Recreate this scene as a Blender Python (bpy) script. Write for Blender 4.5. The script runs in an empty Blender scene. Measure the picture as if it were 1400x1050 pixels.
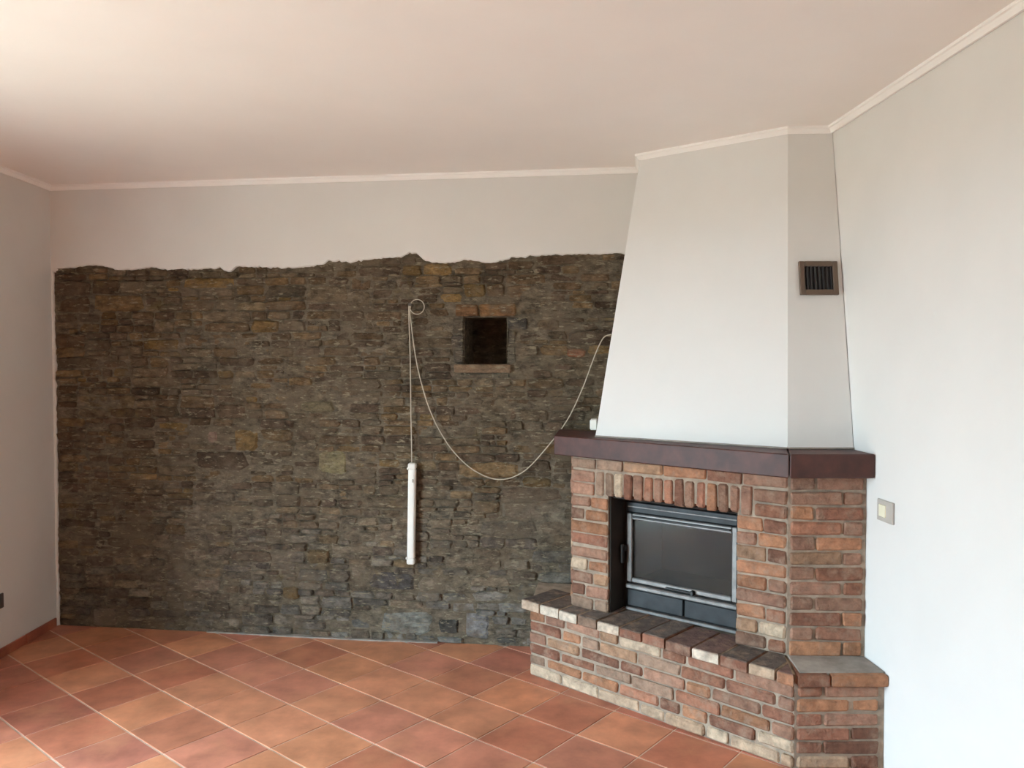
import bpy, bmesh, math, random
from mathutils import Vector, Matrix, noise

scene = bpy.context.scene
COL = scene.collection

# ------------------------------------------------------------------ camera
CAM_H = 1.55
cam_data = bpy.data.cameras.new('camera')
cam_data.sensor_width = 36.0
cam_data.lens = 1080.0 / 1400.0 * 36.0
cam_data.clip_start = 0.05
cam = bpy.data.objects.new('camera', cam_data)
cam.location = (0, 0, CAM_H)
cam.rotation_euler = (math.radians(90) - math.atan(30 / 1080), 0, 0)
COL.objects.link(cam)
scene.camera = cam

# ------------------------------------------------------------------ sky, sun, exposure
SKY_STRENGTH = 32.0
SUN_STRENGTH = 20.0
DOOR_Y0, DOOR_Y1, DOOR_TOP = 0.85, 2.55, 2.10
LEFT_X = -2.68
WALL_T = 0.50
CEIL = 2.570

world = bpy.data.worlds.new('sky')
scene.world = world
world.use_nodes = True
wn = world.node_tree.nodes
wn['Background'].inputs['Color'].default_value = (0.64, 0.855, 1.0, 1)
wn['Background'].inputs['Strength'].default_value = SKY_STRENGTH

sd = bpy.data.lights.new('sun', 'SUN')
sd.energy = SUN_STRENGTH
sd.color = (1.0, 0.93, 0.82)
sd.angle = math.radians(0.6)
sun = bpy.data.objects.new('sun', sd)
sun.rotation_euler = Vector((-0.02, 0.55, -1.0)).to_track_quat('-Z', 'Y').to_euler()
sun.location = (-6, -4, 9)
COL.objects.link(sun)

pd = bpy.data.lights.new('door_portal', 'AREA')
pd.shape = 'RECTANGLE'
pd.size = DOOR_Y1 - DOOR_Y0
pd.size_y = DOOR_TOP
pd.cycles.is_portal = True
portal = bpy.data.objects.new('door_portal', pd)
portal.location = (LEFT_X - WALL_T + 0.02, (DOOR_Y0 + DOOR_Y1) / 2, DOOR_TOP / 2)
portal.rotation_euler = (math.radians(90), 0, math.radians(-90))
COL.objects.link(portal)

vs = scene.view_settings
vs.view_transform = 'Standard'
vs.look = 'None'
vs.gamma = 1.0
vs.use_curve_mapping = False
vs.exposure = 0.10
scene.cycles.max_bounces = 12
scene.cycles.diffuse_bounces = 8

RNG = random.Random(7)
U = RNG.uniform

# ------------------------------------------------------------------ materials
def new_mat(name):
    m = bpy.data.materials.new(name)
    m.use_nodes = True
    nt = m.node_tree
    return m, nt, nt.nodes['Principled BSDF']

def link(nt, a, b):
    nt.links.new(a, b)

def node(nt, kind, **kw):
    n = nt.nodes.new(kind)
    for k, v in kw.items():
        setattr(n, k, v)
    return n

def noise_tex(nt, scale, detail=4, rough=0.55, stretch=None, vec='Object'):
    tc = node(nt, 'ShaderNodeTexCoord')
    n = node(nt, 'ShaderNodeTexNoise')
    n.inputs['Scale'].default_value = scale
    n.inputs['Detail'].default_value = detail
    n.inputs['Roughness'].default_value = rough
    if vec == 'World':
        g = node(nt, 'ShaderNodeNewGeometry')
        src = g.outputs['Position']
    else:
        src = tc.outputs[vec]
    if stretch:
        mp = node(nt, 'ShaderNodeMapping')
        mp.inputs['Scale'].default_value = stretch
        link(nt, src, mp.inputs['Vector'])
        src = mp.outputs['Vector']
    link(nt, src, n.inputs['Vector'])
    return n

def ramp(nt, fac, stops):
    r = node(nt, 'ShaderNodeValToRGB')
    el = r.color_ramp.elements
    while len(el) < len(stops):
        el.new(0.5)
    for e, (p, c) in zip(el, stops):
        e.position = p
        e.color = (*c, 1)
    link(nt, fac, r.inputs['Fac'])
    return r

def mix(nt, fac, a, b, mode='MIX'):
    m = node(nt, 'ShaderNodeMix', data_type='RGBA', blend_type=mode)
    for sock, v in ((0, fac), (6, a), (7, b)):
        if isinstance(v, (int, float)):
            m.inputs[sock].default_value = v
        elif isinstance(v, tuple):
            m.inputs[sock].default_value = (*v, 1)
        else:
            link(nt, v, m.inputs[sock])
    return m.outputs[2]

def bump(nt, bsdf, height, strength=0.3, dist=0.01):
    b = node(nt, 'ShaderNodeBump')
    b.inputs['Strength'].default_value = strength
    b.inputs['Distance'].default_value = dist
    link(nt, height, b.inputs['Height'])
    link(nt, b.outputs['Normal'], bsdf.inputs['Normal'])

def plain(name, col, rough=0.6, var=0.08, scale=12, metal=0.0, bmp=0.0, bscale=60):
    m, nt, b = new_mat(name)
    n = noise_tex(nt, scale)
    lo = tuple(max(0, c * (1 - var)) for c in col)
    hi = tuple(min(1, c * (1 + var)) for c in col)
    r = ramp(nt, n.outputs['Fac'], [(0.3, lo), (0.7, hi)])
    link(nt, r.outputs['Color'], b.inputs['Base Color'])
    b.inputs['Roughness'].default_value = rough
    b.inputs['Metallic'].default_value = metal
    if bmp:
        n2 = noise_tex(nt, bscale, 5)
        bump(nt, b, n2.outputs['Fac'], bmp, 0.004)
    return m

def tinted(name, rough, scale, stains, bumps, stretch=None, smear=None):
    """colour from the mesh attribute 'tint', broken up by noise"""
    m, nt, b = new_mat(name)
    at = node(nt, 'ShaderNodeAttribute', attribute_name='tint')
    n1 = noise_tex(nt, scale, 5, 0.6, stretch, 'World')
    r1 = ramp(nt, n1.outputs['Fac'], [(0.28, (stains[0],) * 3), (0.72, (stains[1],) * 3)])
    c = mix(nt, 1.0, at.outputs['Color'], r1.outputs['Color'], 'MULTIPLY')
    if smear:
        col, lo, hi, sc = smear
        n2 = noise_tex(nt, sc, 6, 0.65, stretch, 'World')
        r2 = ramp(nt, n2.outputs['Fac'], [(lo, (0, 0, 0)), (hi, (1, 1, 1))])
        c = mix(nt, r2.outputs['Color'], c, col)
    link(nt, c, b.inputs['Base Color'])
    b.inputs['Roughness'].default_value = rough
    b.inputs['Specular IOR Level'].default_value = 0.3
    n3 = noise_tex(nt, bumps[0], 6, 0.65, stretch, 'World')
    bump(nt, b, n3.outputs['Fac'], bumps[1], bumps[2])
    return m

M_wall = plain('painted_plaster', (0.71, 0.69, 0.655), 0.85, 0.025, 2.5, bmp=0.12, bscale=18)
M_hood = plain('hood_plaster', (0.75, 0.735, 0.705), 0.8, 0.02, 3, bmp=0.25, bscale=9)
M_ceil = plain('ceiling_paint', (0.87, 0.835, 0.795), 0.9, 0.02, 2)
M_trim = plain('cornice_paint', (0.92, 0.90, 0.865), 0.5, 0.02, 5)
M_mortar = plain('brick_mortar', (0.33, 0.26, 0.195), 0.95, 0.3, 20, bmp=0.8, bscale=90)
M_hearth_mortar = plain('hearth_top_mortar', (0.30, 0.265, 0.23), 0.9, 0.3, 12, bmp=0.7, bscale=60)
M_brick = tinted('old_brick', 0.9, 26, (0.62, 1.3), (60, 1.0, 0.012),
                 smear=((0.38, 0.26, 0.185), 0.50, 0.78, 16))
def rubble(name, attr):
    m, nt, b = new_mat(name)
    if attr:
        at = node(nt, 'ShaderNodeAttribute', attribute_name='tint')
        c = at.outputs['Color']
    else:
        n0 = noise_tex(nt, 2.2, 4, 0.6, None, 'World')
        c = ramp(nt, n0.outputs['Fac'], [(0.3, (0.155, 0.118, 0.074)), (0.7, (0.23, 0.19, 0.138))]).outputs['Color']
    n1 = noise_tex(nt, 17, 8, 0.7, (1, 1, 1.8), 'World')
    r1 = ramp(nt, n1.outputs['Fac'], [(0.32, (0.40,) * 3), (0.5, (1,) * 3), (0.70, (1.65,) * 3)])
    c = mix(nt, 1.0, c, r1.outputs['Color'], 'MULTIPLY')
    # old mortar smeared over everything
    n2 = noise_tex(nt, 6, 7, 0.65, None, 'World')
    r2 = ramp(nt, n2.outputs['Fac'], [(0.48, (0, 0, 0)), (0.66, (0.85,) * 3)])
    c = mix(nt, r2.outputs['Color'], c, (0.205, 0.155, 0.104))
    # thin pale lime flecks and ochre bloom
    n3 = noise_tex(nt, 21, 4, 0.6, (1, 1, 3.4), 'World')
    r3 = ramp(nt, n3.outputs['Fac'], [(0.585, (0, 0, 0)), (0.65, (0.75,) * 3)])
    c = mix(nt, r3.outputs['Color'], c, (0.38, 0.325, 0.22))
    n4 = noise_tex(nt, 3.4, 6, 0.7, None, 'World')
    r4 = ramp(nt, n4.outputs['Fac'], [(0.62, (0, 0, 0)), (0.74, (0.7,) * 3)])
    c = mix(nt, r4.outputs['Color'], c, (0.215, 0.155, 0.065))
    link(nt, c, b.inputs['Base Color'])
    b.inputs['Roughness'].default_value = 0.95
    b.inputs['Specular IOR Level'].default_value = 0.2
    nb_ = noise_tex(nt, 26, 9, 0.72, (1, 1, 1.6), 'World')
    bump(nt, b, nb_.outputs['Fac'], 1.0, 0.035)
    return m
M_stone = rubble('field_stone', True)
M_bed = rubble('rubble_mortar', False)
M_tile = tinted('terracotta_tile', 0.40, 6, (0.68, 1.26), (30, 0.12, 0.004),
                smear=((0.60, 0.275, 0.15), 0.50, 0.85, 3.2))
M_grout = plain('tile_grout', (0.62, 0.46, 0.36), 0.9, 0.2, 9)
M_wood = plain('stained_wood', (0.066, 0.021, 0.015), 0.55, 0.35, 14, bmp=0.15, bscale=40)
M_steel = plain('steel_frame', (0.22, 0.21, 0.20), 0.5, 0.25, 20, metal=0.5)
M_iron = plain('cast_iron', (0.030, 0.032, 0.034), 0.55, 0.3, 20, metal=0.3, bmp=0.2)
M_black = plain('black_iron', (0.012, 0.012, 0.012), 0.5, 0.3, 20)
M_soot = plain('sooty_lining', (0.026, 0.020, 0.016), 0.95, 0.4, 8)
M_firebrick = plain('firebrick_lining', (0.16, 0.125, 0.09), 0.95, 0.4, 8, bmp=0.3)
M_vent = plain('brown_vent_plastic', (0.13, 0.088, 0.060), 0.5, 0.1, 20)
M_ventdark = plain('vent_slat_plastic', (0.022, 0.017, 0.016), 0.5, 0.1, 20)
M_white = plain('white_plastic', (0.80, 0.78, 0.72), 0.4, 0.03, 20)
M_cream = plain('cream_plastic', (0.78, 0.74, 0.55), 0.4, 0.03, 20)
M_plate = plain('beige_plate', (0.47, 0.43, 0.38), 0.45, 0.05, 20)
M_grey = plain('grey_plate', (0.12, 0.11, 0.10), 0.5, 0.05, 20)
M_cable = plain('cable_sheath', (0.50, 0.44, 0.34), 0.5, 0.06, 30)
M_nail = plain('rusty_nail', (0.10, 0.08, 0.065), 0.5, 0.2, 60, metal=0.6)
M_terrace = plain('pale_terrace', (0.265, 0.225, 0.170), 0.9, 0.1, 3)
M_rear = plain('rear_dark_absorber', (0.26, 0.19, 0.13), 0.7, 0.2, 6)  # unseen rear wall: dark brown invented to absorb fill light
M_frame = plain('door_frame_paint', (0.45, 0.36, 0.27), 0.5, 0.1, 10)

# sooty glass pane
M_glass, nt, b = new_mat('sooty_glass')
b.inputs['Base Color'].default_value = (0.55, 0.43, 0.31, 1)
b.inputs['Roughness'].default_value = 0.06
b.inputs['Transmission Weight'].default_value = 1.0
b.inputs['IOR'].default_value = 1.3
soot = node(nt, 'ShaderNodeBsdfDiffuse')
n = noise_tex(nt, 5, 5, 0.6, None, 'World')
r = ramp(nt, n.outputs['Fac'], [(0.35, (0.012, 0.009, 0.006)), (0.7, (0.07, 0.055, 0.04))])
link(nt, r.outputs['Color'], soot.inputs['Color'])
ms = node(nt, 'ShaderNodeMixShader')
ms.inputs[0].default_value = 0.42
link(nt, b.outputs[0], ms.inputs[1])
link(nt, soot.outputs[0], ms.inputs[2])
link(nt, ms.outputs[0], nt.nodes['Material Output'].inputs['Surface'])

# ------------------------------------------------------------------ mesh helpers
def mesh_obj(name, verts, faces, mat, parent=None, tint=None, smooth=False):
    me = bpy.data.meshes.new(name)
    me.from_pydata([tuple(v) for v in verts], [], faces)
    me.update()
    return finish(name, me, mat, parent, tint, smooth)

def finish(name, me, mat, parent=None, tint=None, smooth=False):
    if mat is not None:
        me.materials.append(mat)
    if tint is not None:
        a = me.color_attributes.new('tint', 'FLOAT_COLOR', 'POINT')
        if isinstance(tint, tuple):
            vals = list((*tint, 1.0)) * len(me.vertices)
        else:
            vals = [c for t in tint for c in (*t, 1.0)]
        a.data.foreach_set('color', vals)
    if smooth:
        me.polygons.foreach_set('use_smooth', [True] * len(me.polygons))
    o = bpy.data.objects.new(name, me)
    COL.objects.link(o)
    if parent is not None:
        o.parent = parent
    return o

def bm_obj(name, bm, mat, parent=None, tint=None, smooth=False):
    bmesh.ops.recalc_face_normals(bm, faces=bm.faces)
    me = bpy.data.meshes.new(name)
    bm.to_mesh(me)
    bm.free()
    return finish(name, me, mat, parent, tint, smooth)

def tag(o, label, cat, group=None):
    o['label'] = label
    o['category'] = cat
    if group:
        o['group'] = group
    return o

def structure(o):
    o['kind'] = 'structure'
    return o

def empty(name, loc):
    o = bpy.data.objects.new(name, None)
    o.empty_display_size = 0.1
    o.location = loc
    COL.objects.link(o)
    return o

def keep(o, parent):
    """parent while the mesh stays in world coordinates"""
    o.parent = parent
    o.matrix_parent_inverse = parent.matrix_basis.inverted()
    return o

def add_box(bm, mtx, size, bevel=0.0, jit=0.0, seg=1):
    """box of full size centred on mtx"""
    r = bmesh.ops.create_cube(bm, size=1.0)
    vs_ = r['verts']
    bmesh.ops.scale(bm, vec=size, verts=vs_)
    if jit:
        for v in vs_:
            v.co += Vector((U(-jit, jit), U(-jit, jit), U(-jit, jit)))
    if bevel:
        es = list({e for v in vs_ for e in v.link_edges})
        rb = bmesh.ops.bevel(bm, geom=es, offset=bevel, segments=seg, affect='EDGES', profile=0.5)
        vs_ = list({v for f in rb['faces'] for v in f.verts} | {v for v in vs_ if v.is_valid})
    bmesh.ops.transform(bm, matrix=mtx, verts=vs_)
    return vs_

def add_prism(bm, poly, z0, z1, chamfer=0.0):
    """vertical prism over a plan polygon (counter-clockwise)"""
    n_ = len(poly)
    cx = sum(p[0] for p in poly) / n_
    cy = sum(p[1] for p in poly) / n_
    def ring(z, inset):
        out = []
        for (x, y) in poly:
            d = math.hypot(x - cx, y - cy)
            k = (d - inset) / d if d > 1e-6 else 1
            out.append(bm.verts.new((cx + (x - cx) * k, cy + (y - cy) * k, z)))
        return out
    if chamfer:
        rings = [ring(z0, chamfer), ring(z0 + chamfer, 0), ring(z1 - chamfer, 0), ring(z1, chamfer * 1.4)]
    else:
        rings = [ring(z0, 0), ring(z1, 0)]
    for a, b_ in zip(rings, rings[1:]):
        for i in range(n_):
            j = (i + 1) % n_
            bm.faces.new((a[i], a[j], b_[j], b_[i]))
    bm.faces.new(list(reversed(rings[0])))
    bm.faces.new(rings[-1])

def add_loft(bm, lo, hi):
    """closed solid between two plan polygons given as 3-D rings"""
    a = [bm.verts.new(p) for p in lo]
    b_ = [bm.verts.new(p) for p in hi]
    n_ = len(a)
    for i in range(n_):
        j = (i + 1) % n_
        bm.faces.new((a[i], a[j], b_[j], b_[i]))
    bm.faces.new(list(reversed(a)))
    bm.faces.new(b_)

def clip(poly, p, nrm):
    """keep the side of the plan polygon where (x - p).nrm >= 0"""
    out = []
    for i in range(len(poly)):
        a, b_ = poly[i], poly[(i + 1) % len(poly)]
        da = (a[0] - p[0]) * nrm[0] + (a[1] - p[1]) * nrm[1]
        db = (b_[0] - p[0]) * nrm[0] + (b_[1] - p[1]) * nrm[1]
        if da >= 0:
            out.append(a)
        if (da >= 0) != (db >= 0):
            t = da / (da - db)
            out.append((a[0] + (b_[0] - a[0]) * t, a[1] + (b_[1] - a[1]) * t))
    return out

def tube(name, pts, r, mat, parent=None, sides=8, closed=False):
    pts = [Vector(p) for p in pts]
    n_ = len(pts)
    verts, faces = [], []
    for i, p in enumerate(pts):
        if closed:
            t = pts[(i + 1) % n_] - pts[i - 1]
        else:
            t = pts[min(i + 1, n_ - 1)] - pts[max(i - 1, 0)]
        t.normalize()
        ref = Vector((0.13, 0.99, 0.02))
        a = t.cross(ref).normalized()
        b_ = t.cross(a).normalized()
        for k in range(sides):
            ang = 2 * math.pi * k / sides
            verts.append(p + a * (r * math.cos(ang)) + b_ * (r * math.sin(ang)))
    rings = n_ if closed else n_ - 1
    for i in range(rings):
        for k in range(sides):
            i2, k2 = (i + 1) % n_, (k + 1) % sides
            faces.append((i * sides + k, i * sides + k2, i2 * sides + k2, i2 * sides + k))
    if not closed:
        faces.append(tuple(reversed(range(sides))))
        faces.append(tuple(range((n_ - 1) * sides, n_ * sides)))
    return mesh_obj(name, verts, faces, mat, parent, smooth=True)

def smooth_path(pts, sub=6):
    out = []
    P = [pts[0]] + list(pts) + [pts[-1]]
    for i in range(1, len(P) - 2):
        p0, p1, p2, p3 = (Vector(P[i + k]) for k in (-1, 0, 1, 2))
        for s in range(sub):
            t = s / sub
            out.append(0.5 * ((2 * p1) + (p2 - p0) * t + (2 * p0 - 5 * p1 + 4 * p2 - p3) * t * t
                              + (3 * p1 - p0 - 3 * p2 + p3) * t ** 3))
    out.append(Vector(P[-2]))
    return out

# ------------------------------------------------------------------ plan of the room
BL = Vector((-2.692, 4.6105, 0))
WD = Vector((math.cos(math.radians(-7.31)), math.sin(math.radians(-7.31)), 0))   # along the back wall
WN = Vector((WD.y, -WD.x, 0))                                                     # into the room
def BW(u, w, z):
    return BL + WD * u + WN * w + Vector((0, 0, z))
def right_x(y):
    return 1.394 + (3.4507 - y) * 0.0468
REAR_Y = -3.0
u_end = (1.364 - BL.x) / WD.x
ROOM = [(LEFT_X, REAR_Y), (right_x(REAR_Y), REAR_Y), (right_x(4.10), 4.102), (LEFT_X, 4.622)]

# ------------------------------------------------------------------ floor with terracotta tiles
bm = bmesh.new()
add_prism(bm, [(LEFT_X - 0.05, REAR_Y - 0.05), (right_x(REAR_Y) + 0.05, REAR_Y - 0.05), (right_x(4.09) + 0.05, 4.17), (LEFT_X - 0.05, 4.70)],
          -0.12, -0.0025)
floor = structure(bm_obj('floor', bm, M_grout))
PITCH, GAP = 0.2935, 0.007
ta = math.radians(-39.5)
TU = (math.cos(ta), math.sin(ta))
TV = (-TU[1], TU[0])
T0 = (-1.012, 3.539)
TILE_COLS = [(0.52, 0.205, 0.12), (0.55, 0.225, 0.12), (0.47, 0.17, 0.10), (0.56, 0.24, 0.128),
             (0.44, 0.155, 0.10), (0.53, 0.21, 0.135), (0.57, 0.24, 0.135), (0.49, 0.185, 0.125)]
rest_v, rest_f, rest_t = [], [], []
for i in range(-36, 27):
    for j in range(-36, 27):
        cx = T0[0] + (i + 0.5) * PITCH * TU[0] + (j + 0.5) * PITCH * TV[0]
        cy = T0[1] + (i + 0.5) * PITCH * TU[1] + (j + 0.5) * PITCH * TV[1]
        hs = (PITCH - GAP) / 2
        hu, hs = (PITCH - 0.0055) / 2, (PITCH - 0.008) / 2
        poly = [(cx + a * TU[0] * hu + c * TV[0] * hs, cy + a * TU[1] * hu + c * TV[1] * hs)
                for a, c in ((-1, -1), (1, -1), (1, 1), (-1, 1))]
        for k in range(4):
            a, c = ROOM[k], ROOM[(k + 1) % 4]
            nx, ny = -(c[1] - a[1]), c[0] - a[0]
            if poly:
                poly = clip(poly, a, (nx, ny))
        if len(poly) < 3:
            continue
        area = 0.5 * abs(sum(poly[k][0] * poly[(k + 1) % len(poly)][1] - poly[(k + 1) % len(poly)][0] * poly[k][1]
                             for k in range(len(poly))))
        if area < 0.0008:
            continue
        tr = random.Random(i * 131 + j * 17)
        tint = TILE_COLS[tr.randrange(len(TILE_COLS))]
        k_ = tr.uniform(0.88, 1.1)
        tint = tuple(c * k_ for c in tint)
        if cy > 1.9:
            bm = bmesh.new()
            dz = tr.uniform(-0.0006, 0.0004)
            add_prism(bm, poly, -0.006, dz, 0.0018)
            bm_obj('tile', bm, M_tile, floor, tint)
        else:
            base = len(rest_v)
            rest_v += [(x, y, 0) for x, y in poly] + [(x, y, -0.005) for x, y in poly]
            n_ = len(poly)
            rest_f.append(tuple(base + k for k in range(n_)))
            rest_f += [(base + n_ + k, base + n_ + (k + 1) % n_, base + (k + 1) % n_, base + k) for k in range(n_)]
            rest_t += [tint] * (2 * n_)
o = mesh_obj('tile_field', rest_v, rest_f, M_tile, floor, rest_t)
o['kind'] = 'stuff'
# pale mortar line along the foot of the stone wall
bm = bmesh.new()
pr = [BW(u, 0.0, 0) for u in (0.9, 1.3, 1.8, 2.4, 2.8)]
add_prism(bm, [tuple(BW(0.95, -0.02, 0).xy), tuple(BW(2.3, -0.02, 0).xy), tuple(BW(2.3, 0.008, 0).xy),
               tuple(BW(1.9, 0.016, 0).xy), tuple(BW(1.4, 0.013, 0).xy), tuple(BW(0.95, 0.004, 0).xy)][::-1], -0.004, 0.006)
bm_obj('mortar_fillet', bm, M_hearth_mortar, floor)

# ------------------------------------------------------------------ ceiling and plain walls
bm = bmesh.new()
add_prism(bm, [(LEFT_X - WALL_T, REAR_Y - 0.2), (1.95, REAR_Y - 0.2), (1.6, 4.6), (LEFT_X - WALL_T, 5.0)], CEIL, CEIL + 0.2)
structure(bm_obj('ceiling', bm, M_ceil))

bm = bmesh.new()
add_prism(bm, [(right_x(4.3), 4.3), (right_x(REAR_Y), REAR_Y), (right_x(REAR_Y) + 0.25, REAR_Y), (right_x(4.3) + 0.25, 4.3)], -0.12, CEIL)
structure(bm_obj('wall_right', bm, M_wall))

bm = bmesh.new()
add_prism(bm, [(LEFT_X - WALL_T, REAR_Y - 0.2), (1.95, REAR_Y - 0.2), (1.95, REAR_Y), (LEFT_X - WALL_T, REAR_Y)], -0.12, CEIL)
structure(bm_obj('wall_rear', bm, M_rear))

bm = bmesh.new()
def lw(y0, y1, z0, z1):
    add_prism(bm, [(LEFT_X - WALL_T, y0), (LEFT_X, y0), (LEFT_X, y1), (LEFT_X - WALL_T, y1)], z0, z1)
lw(DOOR_Y1, 4.66, -0.12, CEIL)
lw(REAR_Y, DOOR_Y0, -0.12, CEIL)
lw(DOOR_Y0, DOOR_Y1, DOOR_TOP, CEIL)
lw(DOOR_Y0, DOOR_Y1, -0.12, -0.001)
structure(bm_obj('wall_left', bm, M_wall))

# frame of the open terrace door in the left wall
bm = bmesh.new()
for (y0, y1, z0, z1) in ((DOOR_Y0, DOOR_Y0 + 0.06, 0, DOOR_TOP), (DOOR_Y1 - 0.06, DOOR_Y1, 0, DOOR_TOP),
                         (DOOR_Y0 + 0.06, DOOR_Y1 - 0.06, DOOR_TOP - 0.06, DOOR_TOP)):
    add_prism(bm, [(LEFT_X - 0.42, y0), (LEFT_X - 0.34, y0), (LEFT_X - 0.34, y1), (LEFT_X - 0.42, y1)], z0, z1)
structure(bm_obj('door_1', bm, M_frame))

bm = bmesh.new()
add_prism(bm, [(-40, -40), (LEFT_X - WALL_T, -40), (LEFT_X - WALL_T, 40), (-40, 40)], -0.4, -0.12)
structure(bm_obj('terrace', bm, M_terrace))

# terracotta skirting along the left wall
bm = bmesh.new()
add_prism(bm, [(LEFT_X - 0.002, DOOR_Y1), (LEFT_X + 0.002, DOOR_Y1), (LEFT_X + 0.002, 4.60), (LEFT_X - 0.002, 4.60)], 0.0, 0.05)
base = structure(bm_obj('baseboard_left', bm, M_grout))
y = 4.595
while y > DOOR_Y1 + 0.2:
    bm = bmesh.new()
    add_box(bm, Matrix.Translation((LEFT_X + 0.005, y - 0.145, 0.026)), (0.011, 0.287, 0.05), 0.002)
    k_ = U(0.85, 1.1)
    bm_obj('skirting_tile', bm, M_tile, base, (0.42 * k_, 0.13 * k_, 0.08 * k_))
    y -= 0.2925

# ------------------------------------------------------------------ back wall: rubble bed, stones, plaster, niche
NU0, NU1, NZ0, NZ1, NDEP = 2.452, 2.684, 1.538, 1.792, 0.34
def bed_w(u, z):
    return (-0.016 + 0.008 * noise.noise(Vector((u * 2.3, z * 3.1, 5.5))) + 0.006 * noise.noise(Vector((u * 9, z * 14, 3.1)))
            + 0.005 * noise.noise(Vector((u * 27, z * 40, 8.0))))
us = [-0.06 + 0.0155 * i for i in range(int((u_end + 0.1) / 0.0155) + 1)]
zs = [-0.02 + 0.013 * i for i in range(178)]
for arr, vals in ((us, (NU0, NU1)), (zs, (NZ0, NZ1))):
    for v in vals:
        k = min(range(len(arr)), key=lambda q: abs(arr[q] - v))
        arr[k] = v
verts = [BW(u, bed_w(u, z), z) for u in us for z in zs]
nz = len(zs)
faces = []
for i in range(len(us) - 1):
    for j in range(nz - 1):
        uc, zc = (us[i] + us[i + 1]) / 2, (zs[j] + zs[j + 1]) / 2
        if NU0 < uc < NU1 and NZ0 < zc < NZ1:
            continue
        faces.append((i * nz + j, (i + 1) * nz + j, (i + 1) * nz + j + 1, i * nz + j + 1))
wall_back = structure(mesh_obj('wall_back', verts, faces, M_bed, smooth=True))
# the niche: five inner faces
def nrect(a, b_, n1, n2, f):
    v = [f(a[0] + (b_[0] - a[0]) * i / n1, a[1] + (b_[1] - a[1]) * j / n2) for i in range(n1 + 1) for j in range(n2 + 1)]
    fc = [(i * (n2 + 1) + j, (i + 1) * (n2 + 1) + j, (i + 1) * (n2 + 1) + j + 1, i * (n2 + 1) + j + 1)
          for i in range(n1) for j in range(n2)]
    return v, fc
nv, nf = [], []
def rough(p, k=0.005):
    return p + Vector((noise.noise(p * 31), noise.noise(p * 29 + Vector((5, 0, 0))), noise.noise(p * 27))) * k
E0, E1, F0, F1 = NU0 - 0.007, NU1 + 0.007, NZ0 - 0.007, NZ1 + 0.007
for (a, b_, f) in (
        ((E0, F0), (E1, F1), lambda u, z: BW(u, -NDEP, z)),
        ((-NDEP, F0), (-0.004, F1), lambda w, z: BW(E0, w, z)),
        ((-NDEP, F0), (-0.004, F1), lambda w, z: BW(E1, w, z)),
        ((E0, -NDEP), (E1, -0.004), lambda u, w: BW(u, w, F0)),
        ((E0, -NDEP), (E1, -0.004), lambda u, w: BW(u, w, F1))):
    v, fc = nrect(a, b_, 10, 10, f)
    bq = len(nv)
    nv += [rough(Vector(p)) for p in v]
    nf += [tuple(bq + q for q in t) for t in fc]
mesh_obj('niche_lining', nv, nf, M_bed, wall_back)

PLASTER = [(-0.05, 2.07), (0.036, 2.073), (0.069, 2.089), (0.244, 2.112), (0.335, 2.106), (0.425, 2.079), (0.561, 2.082), (0.628, 2.097),
           (0.74, 2.071), (1.048, 2.083), (1.092, 2.057), (1.157, 2.089), (1.48, 2.076), (1.65, 2.09), (1.692, 2.113),
           (1.818, 2.103), (1.985, 2.124), (2.088, 2.123), (2.15, 2.146), (2.191, 2.145), (2.231, 2.104), (2.353, 2.087),
           (2.474, 2.108), (2.595, 2.083), (2.714, 2.112), (2.911, 2.125), (3.106, 2.125), (3.291, 2.126), (4.3, 2.12)]
def plaster_z(u):
    for (a, za), (b_, zb) in zip(PLASTER, PLASTER[1:]):
        if a <= u <= b_:
            return za + (zb - za) * (u - a) / (b_ - a)
    return 2.1

def edge_z(u):
    return plaster_z(u) + 0.009 * noise.noise(Vector((u * 30, 0, 0))) + 0.007 * noise.noise(Vector((u * 90, 4, 0)))
def edge_u(z):
    return 0.022 + 0.007 * noise.noise(Vector((z * 14, 9, 2))) + 0.006 * noise.noise(Vector((z * 50, 9, 0)))
pv, pf = [], []
cols = []
u = -0.04
while u < u_end + 0.03:
    ze = edge_z(u)
    j1 = 0.004 * noise.noise(Vector((u * 60, 7, 1)))
    ring = [(u, 0.0, CEIL), (u, 0.0, ze + 0.02), (u, -0.001 + j1 * 0.4, ze + 0.004), (u, -0.008, ze - 0.002 + j1), (u, -0.045, ze + j1)]
    cols.append(len(pv))
    pv += [BW(*p) for p in ring]
    u += 0.0125
for a, b_ in zip(cols, cols[1:]):
    for k in range(4):
        pf.append((a + k, a + k + 1, b_ + k + 1, b_ + k))
rows = []
z = 2.08
while z > -0.01:
    ue = edge_u(z)
    rows.append(len(pv))
    pv += [BW(*p) for p in ((-0.04, 0.0, z), (ue - 0.006, 0.0, z), (ue, -0.006, z), (ue + 0.002, -0.045, z))]
    z -= 0.018
for a, b_ in zip(rows, rows[1:]):
    for k in range(3):
        pf.append((a + k, b_ + k, b_ + k + 1, a + k + 1))
mesh_obj('plaster_skim', pv, pf, M_wall, wall_back)

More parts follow.
